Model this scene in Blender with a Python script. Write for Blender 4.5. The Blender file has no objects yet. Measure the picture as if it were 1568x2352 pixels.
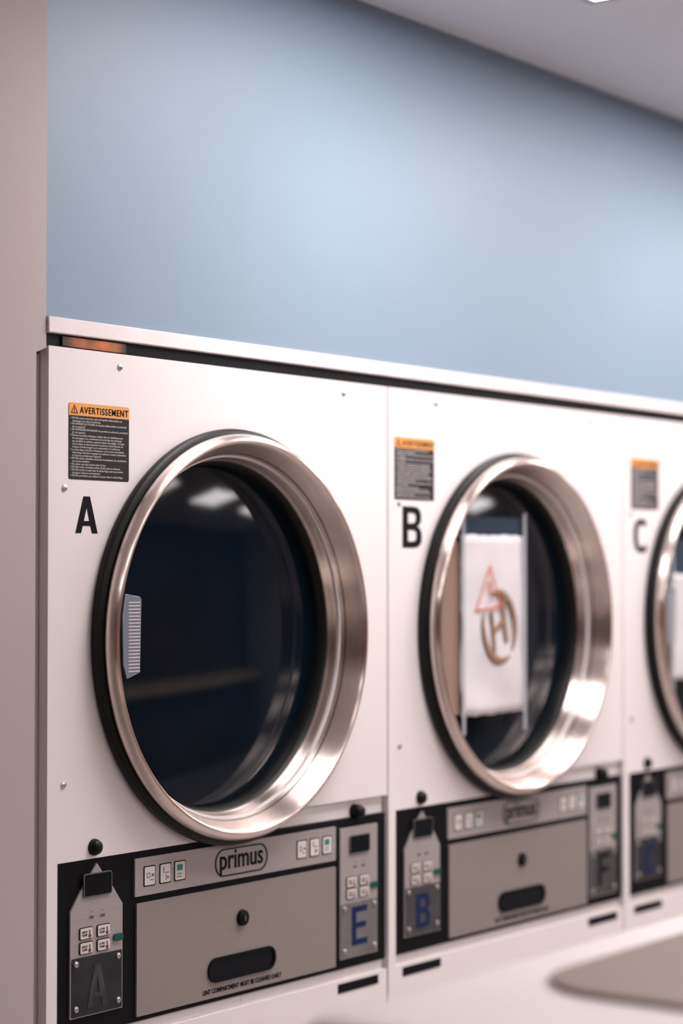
import bpy, bmesh, math, random
from math import sin, cos, pi, radians
S=bpy.context.scene
COL=S.collection
ZE=1.646
def Z(r): return ZE+r

# ---------------------------------------------------------------- materials
def mat(name,col,rough=0.5,metal=0.0,var=0.04,scale=6.0,spec=0.5,coat=0.0,emit=None,estr=0.0,bump=0.0,alpha=1.0,stretch=None,aniso=0.0):
    m=bpy.data.materials.new(name); m.use_nodes=True
    nt=m.node_tree; N=nt.nodes; L=nt.links
    b=N["Principled BSDF"]
    tc=N.new("ShaderNodeTexCoord"); mp=N.new("ShaderNodeMapping")
    if stretch: mp.inputs["Scale"].default_value=stretch
    nz=N.new("ShaderNodeTexNoise"); nz.inputs["Scale"].default_value=scale; nz.inputs["Detail"].default_value=4
    L.new(tc.outputs["Object"],mp.inputs["Vector"]); L.new(mp.outputs["Vector"],nz.inputs["Vector"])
    cr=N.new("ShaderNodeValToRGB")
    cr.color_ramp.elements[0].position=0.3; cr.color_ramp.elements[1].position=0.7
    cr.color_ramp.elements[0].color=[max(0,c*(1-var)) for c in col]+[1]
    cr.color_ramp.elements[1].color=[min(1,c*(1+var)) for c in col]+[1]
    L.new(nz.outputs["Fac"],cr.inputs["Fac"]); L.new(cr.outputs["Color"],b.inputs["Base Color"])
    b.inputs["Roughness"].default_value=rough; b.inputs["Metallic"].default_value=metal
    b.inputs["Specular IOR Level"].default_value=spec; b.inputs["Coat Weight"].default_value=coat
    b.inputs["Coat Roughness"].default_value=0.05
    if aniso>0:
        b.inputs["Anisotropic"].default_value=aniso; b.inputs["Anisotropic Rotation"].default_value=0.25
        tn=N.new("ShaderNodeTangent"); tn.direction_type='RADIAL'; tn.axis='Y'
        L.new(tn.outputs["Tangent"],b.inputs["Tangent"])
    b.inputs["Alpha"].default_value=alpha
    if emit:
        b.inputs["Emission Color"].default_value=list(emit)+[1]; b.inputs["Emission Strength"].default_value=estr
    if bump>0:
        bp=N.new("ShaderNodeBump"); bp.inputs["Strength"].default_value=bump; bp.inputs["Distance"].default_value=0.002
        L.new(nz.outputs["Fac"],bp.inputs["Height"]); L.new(bp.outputs["Normal"],b.inputs["Normal"])
    return m
M=dict(
 white=mat("white_enamel",(0.80,0.75,0.745),0.34,var=0.02,scale=3),
 blue=mat("blue_wall_paint",(0.205,0.285,0.375),0.50,var=0.03,scale=2,spec=0.6),
 wall=mat("plaster_wall_paint",(0.43,0.375,0.365),0.6,var=0.03,scale=3,bump=0.1),
 ceil=mat("ceiling_paint",(0.80,0.80,0.84),0.8,var=0.02,scale=2),
 floor=mat("floor_tile",(0.36,0.33,0.32),0.35,var=0.1,scale=5),
 taupewall=mat("taupe_wall_paint",(0.16,0.095,0.068),0.6,var=0.3,scale=1.2),
 trim=mat("trim_paint",(0.78,0.72,0.71),0.5,var=0.04,scale=20,bump=0.2),
 black=mat("black_plastic",(0.004,0.004,0.006),0.5,var=0.2,spec=0.12),
 blackgap=mat("black_gap",(0.004,0.004,0.006),0.4,var=0.2,spec=0.12),
 orangeglow=mat("orange_reflection",(0.42,0.12,0.028),0.6,var=0.8,scale=18),
 rubber=mat("black_rubber",(0.006,0.0055,0.0055),0.4,var=0.2,spec=0.2),
 chrome=mat("brushed_chrome",(0.80,0.69,0.635),0.27,1.0,var=0.06,scale=30,stretch=(1,6,1),bump=0.0,aniso=0.93),
 chrome_plain=mat("polished_chrome",(0.85,0.765,0.72),0.2,1.0),
 steel=mat("screw_steel",(0.55,0.52,0.5),0.3,1.0),
 glass=mat("dark_door_glass",(0.0014,0.0054,0.0108),0.05,var=0.2,spec=0.24),
 silver=mat("silver_panel",(0.39,0.355,0.345),0.42,0.25,var=0.04,scale=40,stretch=(1,1,8)),
 silverdark=mat("silver_drawer",(0.285,0.248,0.234),0.42,0.2,var=0.04,scale=40,stretch=(1,1,8)),
 plate=mat("grey_plate",(0.20,0.19,0.195),0.35,0.3,var=0.15,scale=25),
 platemid=mat("dim_grey_plate",(0.075,0.072,0.077),0.35,0.3,var=0.2,scale=25),
 platedark=mat("dark_plate",(0.026,0.027,0.032),0.35,0.1,var=0.25,scale=30,spec=0.3),
 display=mat("display_black",(0.004,0.006,0.009),0.25,spec=0.2),
 key=mat("key_cream",(0.66,0.61,0.58),0.5),
 red=mat("red_print",(0.22,0.05,0.035),0.5),
 green=mat("green_button",(0.008,0.075,0.065),0.3),
 teal=mat("teal_print",(0.02,0.20,0.18),0.5),
 ink=mat("black_ink",(0.005,0.005,0.008),0.55,spec=0.12),
 inkgrey=mat("grey_ink",(0.10,0.092,0.097),0.5),
 inkdim=mat("dim_grey_ink",(0.048,0.044,0.046),0.5,var=0.6,scale=40,spec=0.3),
 blueink=mat("blue_ink",(0.004,0.018,0.070),0.5,spec=0.2),
 navyink=mat("navy_ink",(0.006,0.010,0.025),0.45),
 orange=mat("orange_label",(0.80,0.33,0.075),0.45),
 labelblack=mat("label_black",(0.022,0.018,0.020),0.5,spec=0.2),
 paperink=mat("white_print",(0.55,0.51,0.50),0.5),
 grip=mat("grip_plastic",(0.28,0.32,0.40),0.25,0.5,var=0.05),
 paper=mat("paper",(0.62,0.59,0.61),0.6,var=0.06,scale=15),
 tanreflect=mat("kraft_reflection",(0.25,0.165,0.125),0.7),  # tan reflection in the door glass, painted on
 tape=mat("clear_tape",(0.50,0.53,0.57),0.3,alpha=0.5),
 sleeve=mat("clear_sleeve",(0.05,0.08,0.12),0.15,alpha=0.5),
 orangeink=mat("orange_marker",(0.64,0.13,0.025),0.6),
 brownink=mat("brown_marker",(0.25,0.145,0.085),0.6),
 lamp=mat("lamp_diffuser",(0.9,0.9,0.9),0.5,emit=(1.0,0.93,0.935),estr=13.5),
 lampframe=mat("lamp_frame",(0.55,0.55,0.55),0.5),
 taupe=mat("taupe_plastic",(0.22,0.145,0.11),0.5),
 washer=mat("washer_enamel",(0.78,0.72,0.70),0.5,var=0.02),
 counter=mat("counter_laminate_added",(0.94,0.66,0.40),0.4,var=0.1),
)
# warm reflection painted as an orange strip, fading to black at both ends
nt=M["orangeglow"].node_tree; N=nt.nodes; L=nt.links; b=N["Principled BSDF"]
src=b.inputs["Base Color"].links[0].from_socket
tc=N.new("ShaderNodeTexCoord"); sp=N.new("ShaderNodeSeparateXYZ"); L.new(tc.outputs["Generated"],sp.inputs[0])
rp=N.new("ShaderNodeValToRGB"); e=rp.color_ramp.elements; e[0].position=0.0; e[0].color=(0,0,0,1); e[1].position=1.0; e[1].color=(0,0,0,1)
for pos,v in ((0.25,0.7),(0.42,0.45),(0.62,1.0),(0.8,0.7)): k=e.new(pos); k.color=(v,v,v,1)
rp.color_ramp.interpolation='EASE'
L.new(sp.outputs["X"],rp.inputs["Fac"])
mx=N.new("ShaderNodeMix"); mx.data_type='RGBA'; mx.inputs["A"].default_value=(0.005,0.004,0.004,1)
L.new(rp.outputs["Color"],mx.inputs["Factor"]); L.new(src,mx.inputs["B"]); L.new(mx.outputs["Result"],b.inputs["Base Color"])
# ---------------------------------------------------------------- helpers
def link(o,parent=None,name=None):
    COL.objects.link(o)
    if parent: o.parent=parent
    return o
def finish(name,bm,m,parent,smooth=None,bev=0.0,segs=2):
    bmesh.ops.recalc_face_normals(bm,faces=bm.faces[:])
    me=bpy.data.meshes.new(name); bm.to_mesh(me); bm.free()
    me.materials.append(M[m] if isinstance(m,str) else m)
    o=bpy.data.objects.new(name,me); link(o,parent)
    if bev>0:
        md=o.modifiers.new("Bevel","BEVEL"); md.width=bev; md.segments=segs; md.limit_method='ANGLE'; md.angle_limit=radians(40)
        smooth=35
    if smooth is not None:
        for p in me.polygons: p.use_smooth=True
        me.set_sharp_from_angle(angle=radians(smooth if bev==0 else 60))
    return o
def box(name,x0,x1,y0,y1,z0,z1,m,parent=None,bev=0.0,segs=2):
    bm=bmesh.new()
    v=[bm.verts.new(p) for p in [(x0,y0,z0),(x1,y0,z0),(x1,y1,z0),(x0,y1,z0),(x0,y0,z1),(x1,y0,z1),(x1,y1,z1),(x0,y1,z1)]]
    for f in [(0,1,2,3),(4,5,6,7),(0,1,5,4),(1,2,6,5),(2,3,7,6),(3,0,4,7)]: bm.faces.new([v[i] for i in f])
    return finish(name,bm,m,parent,bev=bev,segs=segs)
def prism(name,pts,y0,y1,m,parent=None,bev=0.0):
    bm=bmesh.new()
    a=[bm.verts.new((x,y0,z)) for x,z in pts]; b=[bm.verts.new((x,y1,z)) for x,z in pts]
    bm.faces.new(a); bm.faces.new(b[::-1]); n=len(pts)
    for i in range(n): bm.faces.new([a[i],a[(i+1)%n],b[(i+1)%n],b[i]])
    return finish(name,bm,m,parent,bev=bev)
def rrect(x0,x1,z0,z1,r,n=6):
    pts=[]
    for cx,cz,a0 in [(x1-r,z1-r,0),(x0+r,z1-r,90),(x0+r,z0+r,180),(x1-r,z0+r,270)]:
        for i in range(n+1):
            a=radians(a0+90*i/n); pts.append((cx+r*cos(a),cz+r*sin(a)))
    return pts
def frame(name,outer,inner,y0,y1,m,parent):
    bm=bmesh.new(); n=len(outer)
    o0=[bm.verts.new((x,y0,z)) for x,z in outer]; i0=[bm.verts.new((x,y0,z)) for x,z in inner]
    o1=[bm.verts.new((x,y1,z)) for x,z in outer]; i1=[bm.verts.new((x,y1,z)) for x,z in inner]
    for k in range(n):
        j=(k+1)%n
        bm.faces.new([o0[k],o0[j],i0[j],i0[k]]); bm.faces.new([o1[k],o1[j],i1[j],i1[k]])
        bm.faces.new([o0[k],o0[j],o1[j],o1[k]]); bm.faces.new([i0[k],i0[j],i1[j],i1[k]])
    return finish(name,bm,m,parent,smooth=35)
def lathe(name,prof,cx,cz,m,parent,closed=True,n=128,smooth=40):
    bm=bmesh.new(); rings=[]
    for r,y in prof:
        if r<1e-6: rings.append([bm.verts.new((cx,y,cz))]*n); continue
        rings.append([bm.verts.new((cx+r*cos(2*pi*k/n),y,cz+r*sin(2*pi*k/n))) for k in range(n)])
    P=len(rings)
    for i in range(P if closed else P-1):
        a=rings[i]; b=rings[(i+1)%P]
        for k in range(n):
            j=(k+1)%n
            vs=[]
            for v in (a[k],a[j],b[j],b[k]):
                if v not in vs: vs.append(v)
            if len(vs)>=3: bm.faces.new(vs)
    return finish(name,bm,m,parent,smooth=smooth)
def text(name,body,size,x,y,z,m,parent,bold=0.0,sx=1.0,align='CENTER',spacing=1.0,line=1.0,fitw=None,fith=None):
    c=bpy.data.curves.new(name,'FONT'); c.body=body; c.size=size; c.align_x=align; c.align_y='CENTER' if align=='CENTER' else 'TOP'
    c.extrude=0.0003; c.offset=bold; c.space_character=spacing; c.space_line=line; c.resolution_u=4
    t=bpy.data.objects.new(name,c); COL.objects.link(t)
    bpy.context.view_layer.update()
    dg=bpy.context.evaluated_depsgraph_get()
    me=bpy.data.meshes.new_from_object(t.evaluated_get(dg))
    bpy.data.objects.remove(t); bpy.data.curves.remove(c)
    xs=[v.co.x for v in me.vertices]; ys=[v.co.y for v in me.vertices]
    x0,x1,y0,y1=min(xs),max(xs),min(ys),max(ys)
    fx=sx; fy=1.0
    if fitw: fx=fitw/(x1-x0)
    if fith: fy=fith/(y1-y0)
    for v in me.vertices:
        px,py,pz=v.co
        if align=='CENTER': px=(px-(x0+x1)/2)*fx; py=(py-(y0+y1)/2)*fy
        else: px=(px-x0)*fx; py=(py-y1)*fy
        v.co=(x+px,y-pz,z+py)
    me.materials.clear(); me.materials.append(M[m]); me.name=name
    o=bpy.data.objects.new(name,me); link(o,parent); return o
def arcpts(cx,cy,rx,ry,a0,a1,n=24):
    return [(cx+rx*math.copysign(abs(cos(radians(a0+(a1-a0)*i/n)))**0.8,cos(radians(a0+(a1-a0)*i/n))),cy+ry*math.copysign(abs(sin(radians(a0+(a1-a0)*i/n)))**0.8,sin(radians(a0+(a1-a0)*i/n)))) for i in range(n+1)]
GL={
'A':[[(0,0),(.155,0),(.205,.2),(.425,.2),(.475,0),(.63,0),(.405,1),(.225,1)],[(.235,.33),(.315,.72),(.395,.33)]],
'B':[[(0,0),(.36,0),(.47,.012),(.56,.06),(.61,.14),(.625,.22),(.625,.33),(.60,.42),(.55,.485),(.48,.52),(.54,.56),(.585,.62),(.605,.70),(.605,.80),(.58,.88),(.53,.95),(.45,.99),(.34,1),(0,1)],
     [(.175,.155),(.35,.155),(.42,.18),(.445,.24),(.445,.34),(.42,.405),(.35,.43),(.175,.43)],[(.175,.595),(.33,.595),(.40,.62),(.43,.67),(.43,.76),(.40,.825),(.33,.845),(.175,.845)]],
'C':[arcpts(.32,.5,.32,.51,42,318,36)+arcpts(.32,.5,.145,.34,318,42,36)],
'E':[[(0,0),(.58,0),(.58,.15),(.16,.15),(.16,.44),(.53,.44),(.53,.58),(.16,.58),(.16,.85),(.57,.85),(.57,1),(0,1)]],
'F':[[(0,0),(.16,0),(.16,.42),(.51,.42),(.51,.57),(.16,.57),(.16,.85),(.56,.85),(.56,1),(0,1)]],
'G':[arcpts(.32,.5,.32,.51,42,290,36)+[(.62,.05),(.64,.05),(.64,.53),(.36,.53),(.36,.39),(.49,.39),(.49,.22)]+arcpts(.32,.5,.165,.36,300,42,36)],
}
def letter(name,ch,x,y,z,w,h,m,parent):
    c=bpy.data.curves.new(name,'CURVE'); c.dimensions='2D'; c.fill_mode='BOTH'; c.extrude=0.0003
    P=GL[ch]; xs=[p[0] for p in P[0]]; ys=[p[1] for p in P[0]]
    x0,x1,y0,y1=min(xs),max(xs),min(ys),max(ys)
    for pl in P:
        s=c.splines.new('POLY'); s.points.add(len(pl)-1); s.use_cyclic_u=True
        for i,p in enumerate(pl): s.points[i].co=(((p[0]-x0)/(x1-x0)-.5)*w,((p[1]-y0)/(y1-y0)-.5)*h,0,1)
    t=bpy.data.objects.new(name,c); COL.objects.link(t); bpy.context.view_layer.update()
    me=bpy.data.meshes.new_from_object(t.evaluated_get(bpy.context.evaluated_depsgraph_get()))
    bpy.data.objects.remove(t)
    for v in me.vertices:
        a,b,d=v.co; v.co=(x+a,y-d,z+b)
    me.materials.clear(); me.materials.append(M[m])
    o=bpy.data.objects.new(name,me); link(o,parent); return o
def empty(name,loc,parent=None,**kw):
    o=bpy.data.objects.new(name,None); o.empty_display_size=0.1; o.location=loc; link(o,parent)
    for k,v in kw.items(): o[k]=v
    return o
def struct(o,label):
    o["kind"]="structure"; o["label"]=label; o["category"]="wall" if "wall" in o.name else o.name.split("_")[0]; return o

# ---------------------------------------------------------------- room
CE=2.59
TT=0.3505; TB=0.3275; DT=0.3095
struct(box("floor",-4,7,-4.6,0.9,-0.1,0,"floor"),"grey tiled laundry room floor")
struct(box("ceiling",-4,7,-4.6,0.9,CE,CE+0.1,"ceil"),"pale grey painted ceiling with recessed lamps")
struct(box("wall_back",0.0,7,0.004,0.16,Z(TT),CE,"blue"),"glossy light blue painted wall above the dryers")
bm=bmesh.new()
def addbox(bm,x0,x1,y0,y1,z0,z1):
    v=[bm.verts.new(p) for p in [(x0,y0,z0),(x1,y0,z0),(x1,y1,z0),(x0,y1,z0),(x0,y0,z1),(x1,y0,z1),(x1,y1,z1),(x0,y1,z1)]]
    for f in [(0,1,2,3),(4,5,6,7),(0,1,5,4),(1,2,6,5),(2,3,7,6),(3,0,4,7)]: bm.faces.new([v[i] for i in f])
pts=[(-4,0.0),(-0.020,0.0),(-0.020,Z(0.299)),(-0.001,Z(0.306)),(-0.001,CE),(-4,CE)]
a=[bm.verts.new((x,0.003,z)) for x,z in pts]; b=[bm.verts.new((x,0.16,z)) for x,z in pts]
bm.faces.new(a); bm.faces.new(b[::-1])
for i in range(6): bm.faces.new([a[i],a[(i+1)%6],b[(i+1)%6],b[i]])
addbox(bm,-0.0198,-0.0012,0.016,0.16,0,Z(0.298))
struct(finish("wall_left",bm,"wall",None),"plain pinkish grey plaster wall beside the dryers")
struct(box("wall_right",6.9,7.0,-4.6,0.0,0,CE,"wall"),"plain pinkish grey end wall")
struct(box("wall_front",-4,6.9,-4.6,-4.5,0,CE,"taupewall"),"dull brown wall opposite the dryers")
struct(box("wall_end",-4.0,-3.9,-4.5,0.0,0,CE,"wall"),"plain pinkish grey end wall")
struct(box("wall_lower",2.42,6.9,0.02,0.16,0,Z(0.3),"wall"),"plain wall below the blue paint")
struct(box("trim_1",0.0,6.9,-0.001,0.03,Z(TB),Z(TT)-0.0005,"trim",bev=0.0015),"narrow white trim strip above the dryers")
struct(box("trim_2",0.0,6.9,0.006,0.16,Z(0.3045),Z(TB)-0.0005,"blackgap"),"black recessed strip between trim and dryers")
struct(box("trim_reflection",0.030,0.160,0.003,0.0058,Z(0.3115),Z(0.3255),"orangeglow",bev=0.001),"painted orange reflection in the dark gap")  # thin strip painted as a warm reflection on the black trim

# ---------------------------------------------------------------- dryer
CX,CZ=0.395,Z(-0.096)
def holed_panel(name,poly,cx,cz,r,y0,y1,m,parent):
    ang=[2*pi*k/128 for k in range(128)]
    for X,Zz in poly: ang.append(math.atan2(Zz-cz,X-cx)%(2*pi))
    ang=sorted(set(ang)); outer=[];inner=[]
    n=len(poly)
    for a in ang:
        dx,dz=cos(a),sin(a); t=1e9
        for i in range(n):
            ax,az=poly[i]; bx,bz=poly[(i+1)%n]; ex,ez=bx-ax,bz-az
            den=dx*ez-dz*ex
            if abs(den)<1e-12: continue
            tt=((ax-cx)*ez-(az-cz)*ex)/den; ss=((ax-cx)*dz-(az-cz)*dx)/den
            if tt>0 and -1e-6<=ss<=1+1e-6: t=min(t,tt)
        outer.append((cx+dx*t,cz+dz*t)); inner.append((cx+dx*r,cz+dz*r))
    return frame(name,outer,inner,y0,y1,m,parent)
def glyphs(name,parent,items,m,y):
    bm=bmesh.new()
    for x,z,w,h in items: addbox(bm,x-w/2,x+w/2,y,y+0.0003,z-h/2,z+h/2)
    return finish(name,bm,m,parent)
def screw(parent,x,z,y,r=0.005,m="steel",name="screw"):
    return lathe(name,[(0,y-0.003),(r*0.5,y-0.0029),(r*0.9,y-0.0018),(r,y),(0,y)],x,z,m,parent,closed=False,n=20)
NB=0.023   # y of notice sheets
P0=0.001   # front plane of the control strip frame
Y0=P0-0.003
def build_base(root):
    W=0.797
    box("cabinet_body",0.001,W,0.091,0.74,0.02,Z(0.3035),"white",root)
    x0,x1=0.0010,W-0.0005
    holed_panel("front_panel",[(x0,Z(-0.397)),(0.425,Z(-0.397)),(0.425,Z(-0.3690)),(x1,Z(-0.3690)),(x1,Z(DT)),(x0,Z(DT))],CX,CZ,0.27,0.0,0.09,"white",root)
    box("lower_front_strip",0.426,W-0.004,0.009,0.09,Z(-0.655),Z(-0.3695),"white",root)
    box("lower_cabinet_front",0.001,W-0.002,0.0,0.09,0.02,Z(-0.6552),"white",root)
    box("lower_front_filler",0.0215,0.4255,0.009,0.09,Z(-0.655),Z(-0.3975),"white",root)
    box("side_edge_strip",0.001,0.0213,0.0,0.09,Z(-0.6551),Z(-0.3971),"white",root)
    d=empty("door",(0,0,0),root); d["label"]="round chrome framed dryer door with dark glass"
    lathe("door_gasket",[(0.275,-0.0005),(0.3085,-0.0005),(0.3115,-0.004),(0.3125,-0.009),(0.3115,-0.014),(0.306,-0.018),(0.29,-0.0185),(0.275,-0.008)],CX,CZ,"rubber",d)
    cone=[]
    for t in range(11):
        s=t/10; cone.append((0.2890+(0.2660-0.2890)*(1-(1-s)**1.25), -0.0355+(0.0190+0.0355)*s))
    lathe("door_ring",[(0.292,-0.0190),(0.3015,-0.0190),(0.3030,-0.0205),(0.3038,-0.0245),(0.3030,-0.0290),(0.3010,-0.0330),(0.2983,-0.0362),(0.2955,-0.0378),(0.2925,-0.0382),(0.2905,-0.0373)]+cone+[(0.2650,0.0202),(0.2653,0.0228),(0.2685,0.0200),(0.2735,0.009),(0.283,-0.0145)],CX,CZ,"chrome",d,n=192,smooth=75)
    lathe("door_seal",[(0.2652,0.0232),(0.2635,0.0245),(0.2600,0.030),(0.2580,0.038),(0.2575,0.066),(0.2690,0.066),(0.2690,0.0235)],CX,CZ,"rubber",d)
    prof=[]
    R=2.0
    for i in range(17):
        r=0.2573*i/16; prof.append((r,0.0275+ (r*r)/(2*R)))
    lathe("door_glass",prof+[(0.2573,0.062),(0,0.062)],CX,CZ,"glass",d,closed=False,n=96,smooth=50)
    gx0,gx1=0.112,0.145; zt,zb=Z(-0.030),Z(-0.148)
    prism("door_handle",[(gx0,zt),(gx1-0.003,zt-0.004),(gx1,zt-0.008),(gx1-0.003,zb+0.008),(gx0+0.004,zb),(gx0-0.004,zb+0.02),(gx0-0.006,zt-0.03)],-0.0410,-0.0392,"grip",d,bev=0.0005)
    items=[(0.1295,zt-0.012-0.0048*i,0.024,0.0018) for i in range(21)]
    glyphs("handle_ribs",d,items,"paperink",-0.0415)
    cp=empty("control_panel",(0,0,0),root); cp["label"]="black framed control strip with silver fascia and logo badge"
    prism("panel_frame",rrect(0.022,0.7925,Z(-0.638),Z(-0.397),0.003,3),P0,0.0088,"black",cp,bev=0.001)
    prism("fascia",rrect(0.176,0.652,Z(-0.461),Z(-0.407),0.002,3),P0-0.003,P0,"silver",cp)
    yF=P0-0.0032
    for i,x in enumerate((0.206,0.240,0.272,0.562,0.595,0.628)):
        zz=Z(-0.434)
        prism("fascia_symbol",rrect(x-0.0125,x+0.0125,zz-0.0145,zz+0.0145,0.002,3),yF-0.0006,yF,"ink",cp)
        prism("fascia_symbol",rrect(x-0.0110,x+0.0110,zz-0.0130,zz+0.0130,0.002,3),yF-0.0010,yF-0.0006,"key",cp)
        if i in (0,3):
            glyphs("fascia_symbol",cp,[(x-0.003,zz+0.004,0.0065,0.0008),(x-0.003,zz-0.002,0.0065,0.0008),(x-0.006,zz+0.001,0.0008,0.007),(x,zz+0.001,0.0008,0.007),(x+0.004,zz-0.006,0.007,0.0012)],"inkgrey",yF-0.0014)
            glyphs("fascia_symbol",cp,[(x+0.006,zz+0.001,0.0035,0.0035)],"red",yF-0.0018)
        elif i in (1,4):
            glyphs("fascia_symbol",cp,[(x-0.004,zz+0.005,0.0015,0.009),(x+0.003,zz+0.001,0.008,0.0012),(x+0.001,zz-0.006,0.0012,0.008),(x+0.005,zz-0.006,0.003,0.003)],"inkgrey",yF-0.0014)
        else:
            glyphs("fascia_symbol",cp,[(x-0.001,zz+0.005,0.012,0.009)],"teal",yF-0.0014)
            glyphs("fascia_symbol",cp,[(x-0.002,zz-0.004,0.010,0.0012),(x-0.002,zz-0.008,0.010,0.0012)],"inkgrey",yF-0.0014)
    bx,bz=0.414,Z(-0.434)
    frame("logo_badge",rrect(bx-0.062,bx+0.062,bz-0.0205,bz+0.0205,0.0195,8),rrect(bx-0.0602,bx+0.0602,bz-0.0187,bz+0.0187,0.0177,8),yF-0.001,yF,"ink",cp)
    text("logo_lettering","primus",0.042,bx,yF-0.0005,bz-0.001,"ink",cp,bold=0.0004,fitw=0.102)
    dr=empty("lint_drawer",(0,0,0),root); dr["label"]="silver lint drawer front with lock and recessed pull"
    prism("drawer_front",rrect(0.180,0.652,Z(-0.631),Z(-0.471),0.002,3),P0-0.003,P0,"silverdark",dr)
    lx,lz=0.415,Z(-0.521)
    lathe("drawer_lock",[(0,yF-0.007),(0.008,yF-0.007),(0.0115,yF-0.005),(0.0125,yF),(0,yF)],lx,lz,"black",dr,closed=False,n=32)
    glyphs("drawer_lock_slot",dr,[(lx,lz,0.002,0.008)],"steel",yF-0.0074)
    frame("drawer_pull",rrect(0.335,0.495,Z(-0.6085),Z(-0.5725),0.0175,8),rrect(0.339,0.491,Z(-0.6045),Z(-0.5765),0.0138,8),yF-0.003,yF,"black",dr)
    prism("drawer_pull_recess",rrect(0.3385,0.4915,Z(-0.605),Z(-0.576),0.014,8),yF-0.0008,yF,"display",dr)
    text("drawer_lettering","LINT COMPARTMENT MUST BE CLEANED DAILY",0.009,0.418,yF,Z(-0.6205),"ink",dr,bold=0.0003,fitw=0.187,fith=0.0072)
    for x,z in ((0.093,-0.3815),(0.715,-0.389)):
        lathe("bumper_knob",[(0,-0.012),(0.005,-0.0115),(0.009,-0.009),(0.0115,-0.003),(0.012,0.009),(0,0.009)],x,Z(z),"rubber",root,closed=False,n=32)
    for x,z in ((0.143,0.291),(0.675,0.290),(0.032,0.116),(0.032,-0.2906)):
        screw(root,x,Z(z),0.0)
    y0=Y0
    for nm,x0,x1,house in (("control_module",0.045,0.150,True),("control_module",0.664,0.766,False)):
        cm=empty(nm,(0,0,0),root); cm["label"]="silver keypad module with small display and keys"
        xc=(x0+x1)/2
        if house:
            pts=[(x0,Z(-0.612)),(x1,Z(-0.612)),(x1,Z(-0.466)),(x1-0.020,Z(-0.440)),(xc+0.014,Z(-0.420)),(xc,Z(-0.404)),(xc-0.014,Z(-0.420)),(x0+0.020,Z(-0.440)),(x0,Z(-0.466))]
            disp=(xc-0.027,xc+0.027,-0.4475,-0.418); kz=(-0.498,-0.518); pz=(-0.6095,-0.530)
        else:
            pts=rrect(x0,x1,Z(-0.622),Z(-0.412),0.002,3)
            disp=(xc-0.026,xc+0.026,-0.454,-0.427); kz=(-0.500,-0.519); pz=(-0.620,-0.534)
        prism("module_face",pts,y0,P0,"silver",cm)
        prism("module_display",rrect(disp[0],disp[1],Z(disp[2]),Z(disp[3]),0.003,3),y0-0.002,y0,"display",cm)
        frame("display_bezel",rrect(disp[0]-0.0015,disp[1]+0.0015,Z(disp[2])-0.0015,Z(disp[3])+0.0015,0.004,3),rrect(disp[0],disp[1],Z(disp[2]),Z(disp[3]),0.003,3),y0-0.0025,y0,"inkgrey",cm)
        for i in (-1,1):
            text("module_lettering","\u00b0\nON" ,0.006,xc+i*0.011,y0-0.0003,Z(-0.474),"inkgrey",cm)
            for kk in kz:
                xk=xc+i*0.0175-0.005
                prism("key_surround",rrect(xk-0.0135,xk+0.0135,Z(kk)-0.0085,Z(kk)+0.0085,0.003,3),y0-0.0008,y0,"ink",cm)
                prism("key_button",rrect(xk-0.0120,xk+0.0120,Z(kk)-0.0072,Z(kk)+0.0072,0.002,3),y0-0.0022,y0-0.0008,"key",cm)
                glyphs("key_symbol",cm,[(xk+0.006,Z(kk),0.002,0.009),(xk+0.006,Z(kk)-0.004,0.005,0.004)],"red",y0-0.0026)
                text("key_lettering","HIGH\nTEMP" if i<0 else "LOW\nTEMP",0.0045,xk-0.004,y0-0.0023,Z(kk),"ink",cm)
        prism("start_button",rrect(x1-0.020,x1-0.001,Z(-0.5165),Z(-0.5065),0.0045,5),y0-0.003,y0,"green",cm)
        for sx_ in (x0+0.010,x1-0.010):
            for sz in (pz[0]+0.010,pz[1]-0.008):
                screw(cm,sx_,Z(sz),y0-0.0011,0.0046)
        box("vent_slot",x0-0.004,x1+0.004,-0.0012,-0.0002,Z(-0.675),Z(-0.6605),"black",root)

base=empty("stacked_dryer",(0,0,0))
build_base(base)
def kids(o): return [c for c in bpy.data.objects if c.parent==o]
def copytree(o,parent,loc=None):
    n=o.copy(); COL.objects.link(n)
    if parent: n.parent=parent
    if loc is not None: n.location=loc
    for c in kids(o): copytree(c,n)
    return n
roots=[base,copytree(base,None,(0.8,0,0)),copytree(base,None,(1.6,0,0))]
for dd in kids(roots[1]):
    if dd.name.startswith("door"):
        for c in kids(dd):
            if c.name.startswith("door_handle") or c.name.startswith("handle_ribs"): bpy.data.objects.remove(c)

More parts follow.
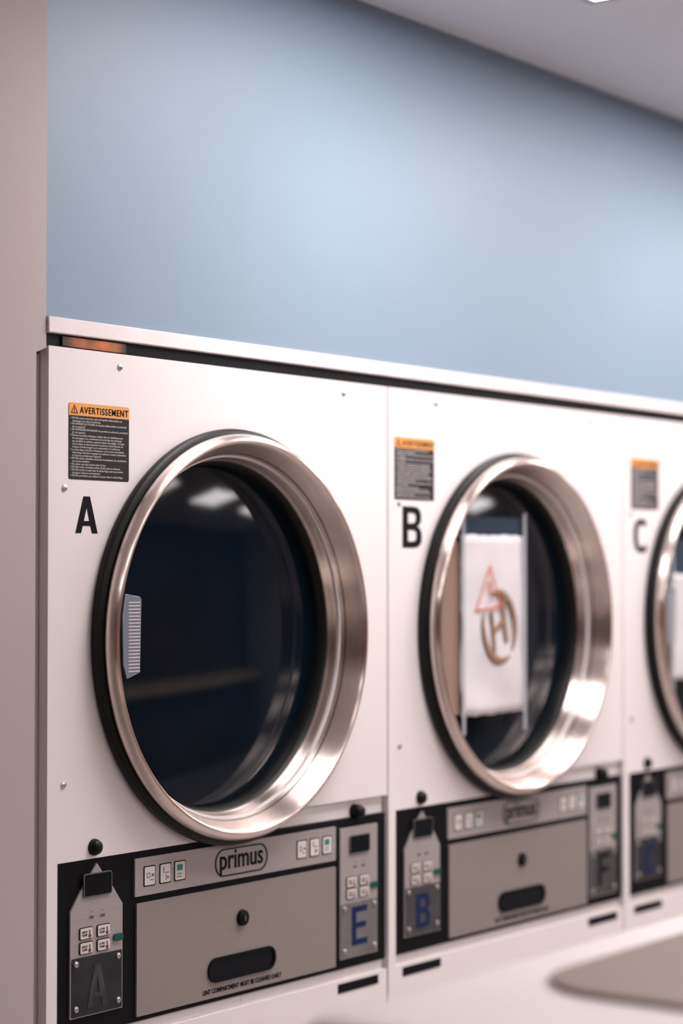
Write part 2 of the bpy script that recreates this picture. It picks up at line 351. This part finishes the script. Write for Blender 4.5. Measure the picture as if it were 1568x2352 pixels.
WARN=("\u2022 NE PAS mettre chemises sales de liquides inflammables ou\n   nettoyage \u00e0 sec dans la s\u00e9cheuse.\n"
"\u2022 NE RANGER NI UTILISER de liquides inflammables \u00e0 proximit\u00e9\n   de cet appareil.\n"
"\u2022 NE VAPORISER NI RANGER de produits en a\u00e9rosol \u00e0 proximit\u00e9\n   de cet appareil.\n"
"\u2022 Plusieurs produits chimiques utilis\u00e9s dans les \u00e9tablissements\n   de nettoyage \u00e0 sec contiennent des produits de nettoyage\n   qui, produits en s\u00e9chant, peuvent causer des d\u00e9g\u00e2ts. Lorsque\n   ces produits se d\u00e9composent en pr\u00e9sence d'une flamme, ils\n   risquent d'endommager ou la combustion \u00e0 la s\u00e9cheuse.\n"
"\u2022 Le s\u00e9che-linge doit \u00eatre \u00e0 l'ext\u00e9rieur et \u00e0 la zone \u00e0 proximit\u00e9\n   s\u00e9che-linge, doit \u00eatre exempts de mati\u00e8res \u00e0 toute combustion\n   et d'autres produits par l'appareil.\n"
"\u2022 NE PAS s\u00e9cher d'articles contenant du plastique, du caoutchouc\n   ou mousse similaire.\n"
"\u2022 Ne s\u00e9cher que des articles lav\u00e9s \u00e0 l'eau.\n"
"\u2022 NE PAS mettre d'articles tach\u00e9s d'huile dans la s\u00e9cheuse.\n"
"\u2022 NE PAS mettre la main dans le s\u00e8che-linge avant que toutes\n   les pi\u00e8ces soient en mouvement.\n"
"\u2022 NE PAS permettre aux enfants de jouer dans le s\u00e9che-linge.")
def plate_letter(root,ch,x,z,m,pm,x0,x1,z0,z1,h=0.06,w=0.04):
    cms=[c for c in kids(root) if c.name.startswith("control_module")]
    cm=min(cms,key=lambda c: abs((0.1 if min(v.co.x for k in kids(c) if k.name.startswith("module_face") for v in k.data.vertices)<0.3 else 0.7)-x))
    prism("letter_plate",rrect(x0,x1,Z(z0),Z(z1),0.002,3),Y0-0.001,Y0,pm,cm)
    letter("plate_lettering",ch,x,Y0-0.0014,Z(z),w,h,m,cm)
def dress(root,ch,lh,lx,lz,st,letters,lw):
    x0,x1,z0,z1=st
    wl=empty("warning_label",(0,0,0),root); wl["label"]="orange and black printed warning label"
    prism("label_sheet",rrect(x0,x1,Z(z0),Z(z1),0.003,4),-0.0006,-0.0001,"labelblack",wl)
    prism("label_header",[(x0,Z(z1-0.0175))]+[(x1,Z(z1-0.0175))]+rrect(x0,x1,Z(z1-0.016),Z(z1),0.003,4)[:10],-0.0009,-0.0005,"orange",wl)
    text("label_heading","AVERTISSEMENT",0.012,x0+0.0705,-0.0010,Z(z1-0.0095),"ink",wl,bold=0.00018,spacing=1.15,fitw=0.099,fith=0.0095)
    tx,tz=x0+0.0105,Z(z1-0.0092)
    tri=lambda s,dz:[(tx-0.0072*s,tz-0.0055*s+dz),(tx+0.0072*s,tz-0.0055*s+dz),(tx,tz+0.0068*s+dz)]
    frame("label_triangle",tri(1,0),tri(0.72,-0.0003),-0.0012,-0.0008,"ink",wl)
    text("label_triangle_mark","!",0.008,tx,-0.0010,tz-0.001,"ink",wl,bold=0.0002)
    text("label_lettering",WARN,0.0044,x0+0.003,-0.0006,Z(z1-0.0195),"paperink",wl,align='LEFT',fitw=(x1-x0)-0.006,fith=(z1-z0)-0.0225,bold=0.00003)
    letter("machine_letter",ch,lx,-0.0004,Z(lz),lw,lh,"ink",root)
    a,b=letters
    plate_letter(root,a[0],0.0975,-0.572,a[1],a[2],0.047,0.148,-0.6105,-0.530,h=0.058,w=0.041)
    plate_letter(root,b[0],0.715,-0.572,b[1],b[2],0.666,0.764,-0.6195,-0.534,h=0.062,w=0.042)
    root["category"]="dryer"; root["group"]="stacked tumble dryers in a row"
dress(roots[0],"A",0.051,0.076,0.080,(0.0398,0.162,0.1286,0.2345),(("A","inkdim","platedark"),("E","blueink","plate")),0.044)
dress(roots[1],"B",0.070,0.070,0.0765,(0.018,0.136,0.1225,0.2275),(("B","blueink","platemid"),("F","ink","platemid")),0.057)
dress(roots[2],"C",0.068,0.072,0.073,(0.034,0.148,0.1260,0.2275),(("C","blueink","platedark"),("G","navyink","platedark")),0.057)
roots[0]["label"]="white stacked tumble dryer lettered A with empty dark door glass"
roots[1]["label"]="white stacked tumble dryer lettered B with paper notice on its door"
roots[2]["label"]="white stacked tumble dryer lettered C at the end of the row"

# ---------------------------------------------------------------- notices
def sheet(name,x0,x1,z0,z1,y,m,parent,seed=1):
    rnd=random.Random(seed); bm=bmesh.new(); nx,nz=14,20; g=[]
    ph=[(rnd.uniform(15,55),rnd.uniform(15,55),rnd.uniform(0,6.28)) for _ in range(6)]
    for j in range(nz+1):
        row=[]
        for i in range(nx+1):
            x=x0+(x1-x0)*i/nx; z=z0+(z1-z0)*j/nz
            e=0.003*(rnd.random()-.5) if i in(0,nx) or j in(0,nz) else 0
            dy=sum(sin(a*x+b*z+c) for a,b,c in ph)*0.0006
            row.append(bm.verts.new((x+e,y+dy,z+e)))
        g.append(row)
    for j in range(nz):
        for i in range(nx): bm.faces.new([g[j][i],g[j][i+1],g[j+1][i+1],g[j+1][i]])
    o=finish(name,bm,m,parent,smooth=60)
    md=o.modifiers.new("Solid","SOLIDIFY"); md.thickness=0.0003
    return o
def notice(ox,x0,x1,z0,z1,label,zt,zb,seed):
    n=empty("paper_notice",(ox,0,0)); n["label"]=label; n["category"]="notice"; n["group"]="notices taped to the dryer doors"
    sheet("notice_sheet",x0,x1,Z(z0),Z(z1),NB-0.0034,"paper",n,seed)
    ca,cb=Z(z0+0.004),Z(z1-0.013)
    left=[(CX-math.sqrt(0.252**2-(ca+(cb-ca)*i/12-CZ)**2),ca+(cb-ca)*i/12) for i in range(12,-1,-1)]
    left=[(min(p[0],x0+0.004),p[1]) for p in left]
    prism("reflection_patch",[(x0+0.01,ca),(x0+0.01,cb)]+left,NB+0.0008,NB+0.0016,"tanreflect",n)  # tan reflection in the door glass, painted as a flat patch
    for xx in (x0+0.004,x1-0.004):
        prism("tape_strip",[(xx-0.005,Z(zb)),(xx+0.005,Z(zb+0.004)),(xx+0.005,Z(zt)),(xx-0.005,Z(zt-0.003))],NB-0.0076,NB-0.0072,"tape",n)
    prism("plastic_sleeve",[(x0+0.006,Z(zb+0.05)),(x1-0.006,Z(zb+0.05)),(x1-0.006,Z(zt-0.01)),(x0+0.006,Z(zt-0.01))],NB+0.0003,NB+0.0006,"sleeve",n)
    return n
n1=notice(0.8,0.249,0.462,-0.255,0.067,"white paper notice with orange triangle and brown emblem",0.110,-0.290,3)
n2=notice(1.6,0.236,0.45,-0.222,-0.004,"plain white paper notice on the dryer door glass",0.08,-0.26,5)
def stroke(name,pts,w,y,m,parent,closed=False):
    c=bpy.data.curves.new(name,'CURVE'); c.dimensions='3D'; c.bevel_depth=1.0; c.bevel_resolution=2
    s=c.splines.new('POLY'); s.points.add(len(pts)-1)
    for i,p in enumerate(pts):
        s.points[i].co=(p[0],y,Z(p[1]),1); s.points[i].radius=(p[2] if len(p)>2 else w)
    s.use_cyclic_u=closed
    t=bpy.data.objects.new(name,c); COL.objects.link(t); bpy.context.view_layer.update()
    me=bpy.data.meshes.new_from_object(t.evaluated_get(bpy.context.evaluated_depsgraph_get()))
    bpy.data.objects.remove(t)
    for v in me.vertices: v.co.y=y+(v.co.y-y)*0.15
    me.materials.clear(); me.materials.append(M[m])
    o=bpy.data.objects.new(name,me); link(o,parent); return o
YM=NB-0.0070
dx=-0.055
stroke("warning_triangle",[(0.350+dx,-0.068),(0.432+dx,-0.062),(0.396+dx,0.012)],0.0036,YM,"orangeink",n1,True)
stroke("exclamation_mark",[(0.394+dx,-0.014),(0.398+dx,-0.038)],0.0030,YM,"orangeink",n1)
stroke("exclamation_mark",[(0.399+dx,-0.048),(0.399+dx,-0.052)],0.0034,YM,"orangeink",n1)
ec=(0.427+dx,-0.098)
def rot(x,y_,t=20):
    t=radians(t); return ec[0]+x*cos(t)-y_*sin(t), ec[1]+x*sin(t)+y_*cos(t)
def ell(a,r): return rot(r*0.95*cos(radians(a)),r*1.14*sin(radians(a)))
arc=[ell(a,0.056)+(0.0024+0.0062*sin(pi*(a-140)/145),) for a in range(140,286,6)]
stroke("emblem_crescent",arc,0.004,YM,"brownink",n1)
arc=[ell(a,0.056)+(0.0024+0.0048*sin(pi*(a+60)/160),) for a in range(-60,101,7)]
stroke("emblem_crescent",arc,0.004,YM,"brownink",n1)
stroke("emblem_bar",[rot(-0.016,0.036,),rot(-0.022,0.004),rot(-0.032,-0.040)],0.0056,YM,"brownink",n1)
stroke("emblem_bar",[rot(0.028,0.046),rot(0.020,0.010),rot(0.014,-0.036)],0.0056,YM,"brownink",n1)
stroke("emblem_bar",[rot(-0.022,-0.004),rot(0.000,0.003),rot(0.020,0.004)],0.0052,YM,"brownink",n1)

# ---------------------------------------------------------------- washer
w=empty("washing_machine",(0,0,0)); w["label"]="white top of a washing machine with a taupe lid"; w["category"]="washing machine"
WT=1.262
box("machine_body",-0.62,0.24,-1.50,-0.89,0.0,WT,"washer",w,bev=0.035,segs=6)
def slab(name,pts,z0,z1,m,parent,bev):
    bm=bmesh.new()
    a=[bm.verts.new((x,y,z0)) for x,y in pts]; b=[bm.verts.new((x,y,z1)) for x,y in pts]
    bm.faces.new(a[::-1]); bm.faces.new(b); n=len(pts)
    for i in range(n): bm.faces.new([a[i],a[(i+1)%n],b[(i+1)%n],b[i]])
    return finish(name,bm,m,parent,bev=bev,segs=3)
slab("machine_lid",rrect(-0.392,0.16,-1.42,-0.985,0.09,10),WT,WT+0.006,"taupe",w,0.003)
lathe("machine_door",[(0.15,-1.501),(0.21,-1.501),(0.215,-1.52),(0.20,-1.535),(0.17,-1.53),(0.15,-1.51)],-0.16,0.62,"chrome_plain",w,n=64)
lathe("machine_door_glass",[(0,-1.525),(0.08,-1.52),(0.152,-1.506),(0.152,-1.5015),(0,-1.5015)],-0.16,0.62,"glass",w,closed=False,n=64)
prism("machine_panel",rrect(-0.50,0.18,0.98,1.16,0.01,4),-1.506,-1.5005,"silver",w)
fc=empty("reflected_counter",(0,0,0)); fc["label"]="added unseen pale laminate folding counter against the brown wall"; fc["category"]="counter"  # out-of-view counter, added to give the chrome rings pale reflections
box("counter_top_added",0.5,6.5,-4.49,-3.75,0.86,0.92,"counter",fc,bev=0.01)
box("counter_base_added",0.55,6.45,-4.49,-3.85,0.0,0.859,"taupewall",fc)

# ---------------------------------------------------------------- lamps
def lamp(x,y):
    l=empty("ceiling_lamp",(x,y,CE)); l["label"]="square white ceiling light panel"; l["category"]="ceiling light"; l["group"]="ceiling light panels"
    bm=bmesh.new()
    for a,b,c,d in ((-0.31,0.31,-0.31,-0.295),(-0.31,0.31,0.295,0.31),(-0.31,-0.295,-0.295,0.295),(0.295,0.31,-0.295,0.295)):
        addbox(bm,a,b,c,d,-0.012,-0.0005)
    finish("lamp_frame",bm,"lampframe",l)
    box("lamp_diffuser",-0.29,0.29,-0.29,0.29,-0.010,-0.0010,"lamp",l)
    return l
l0=lamp(0.63,-0.62)
for x,y in ((1.78,-0.66),(3.1,-0.66),(4.5,-0.66),(-0.9,-3.0),(0.38,-3.0),(1.64,-3.0),(2.9,-3.0),(4.16,-3.0),(5.4,-3.0)):
    copytree(l0,None,(x,y,CE))

# ---------------------------------------------------------------- world, camera
wd=bpy.data.worlds.new("World"); S.world=wd; wd.use_nodes=True
wd.node_tree.nodes["Background"].inputs[0].default_value=(0.6,0.6,0.7,1); wd.node_tree.nodes["Background"].inputs[1].default_value=0.1
cam=bpy.data.cameras.new("Camera"); co=bpy.data.objects.new("Camera",cam); COL.objects.link(co)
co.location=(-2.05,-2.02,ZE); co.rotation_euler=(radians(90+1.65),0,radians(-53.4))
cam.lens=73.7; cam.sensor_width=36; cam.clip_start=0.05
cam.dof.use_dof=True; cam.dof.focus_distance=2.97; cam.dof.aperture_fstop=2.0
S.camera=co
S.view_settings.view_transform='Standard'; S.view_settings.look='None'; S.view_settings.exposure=0.40
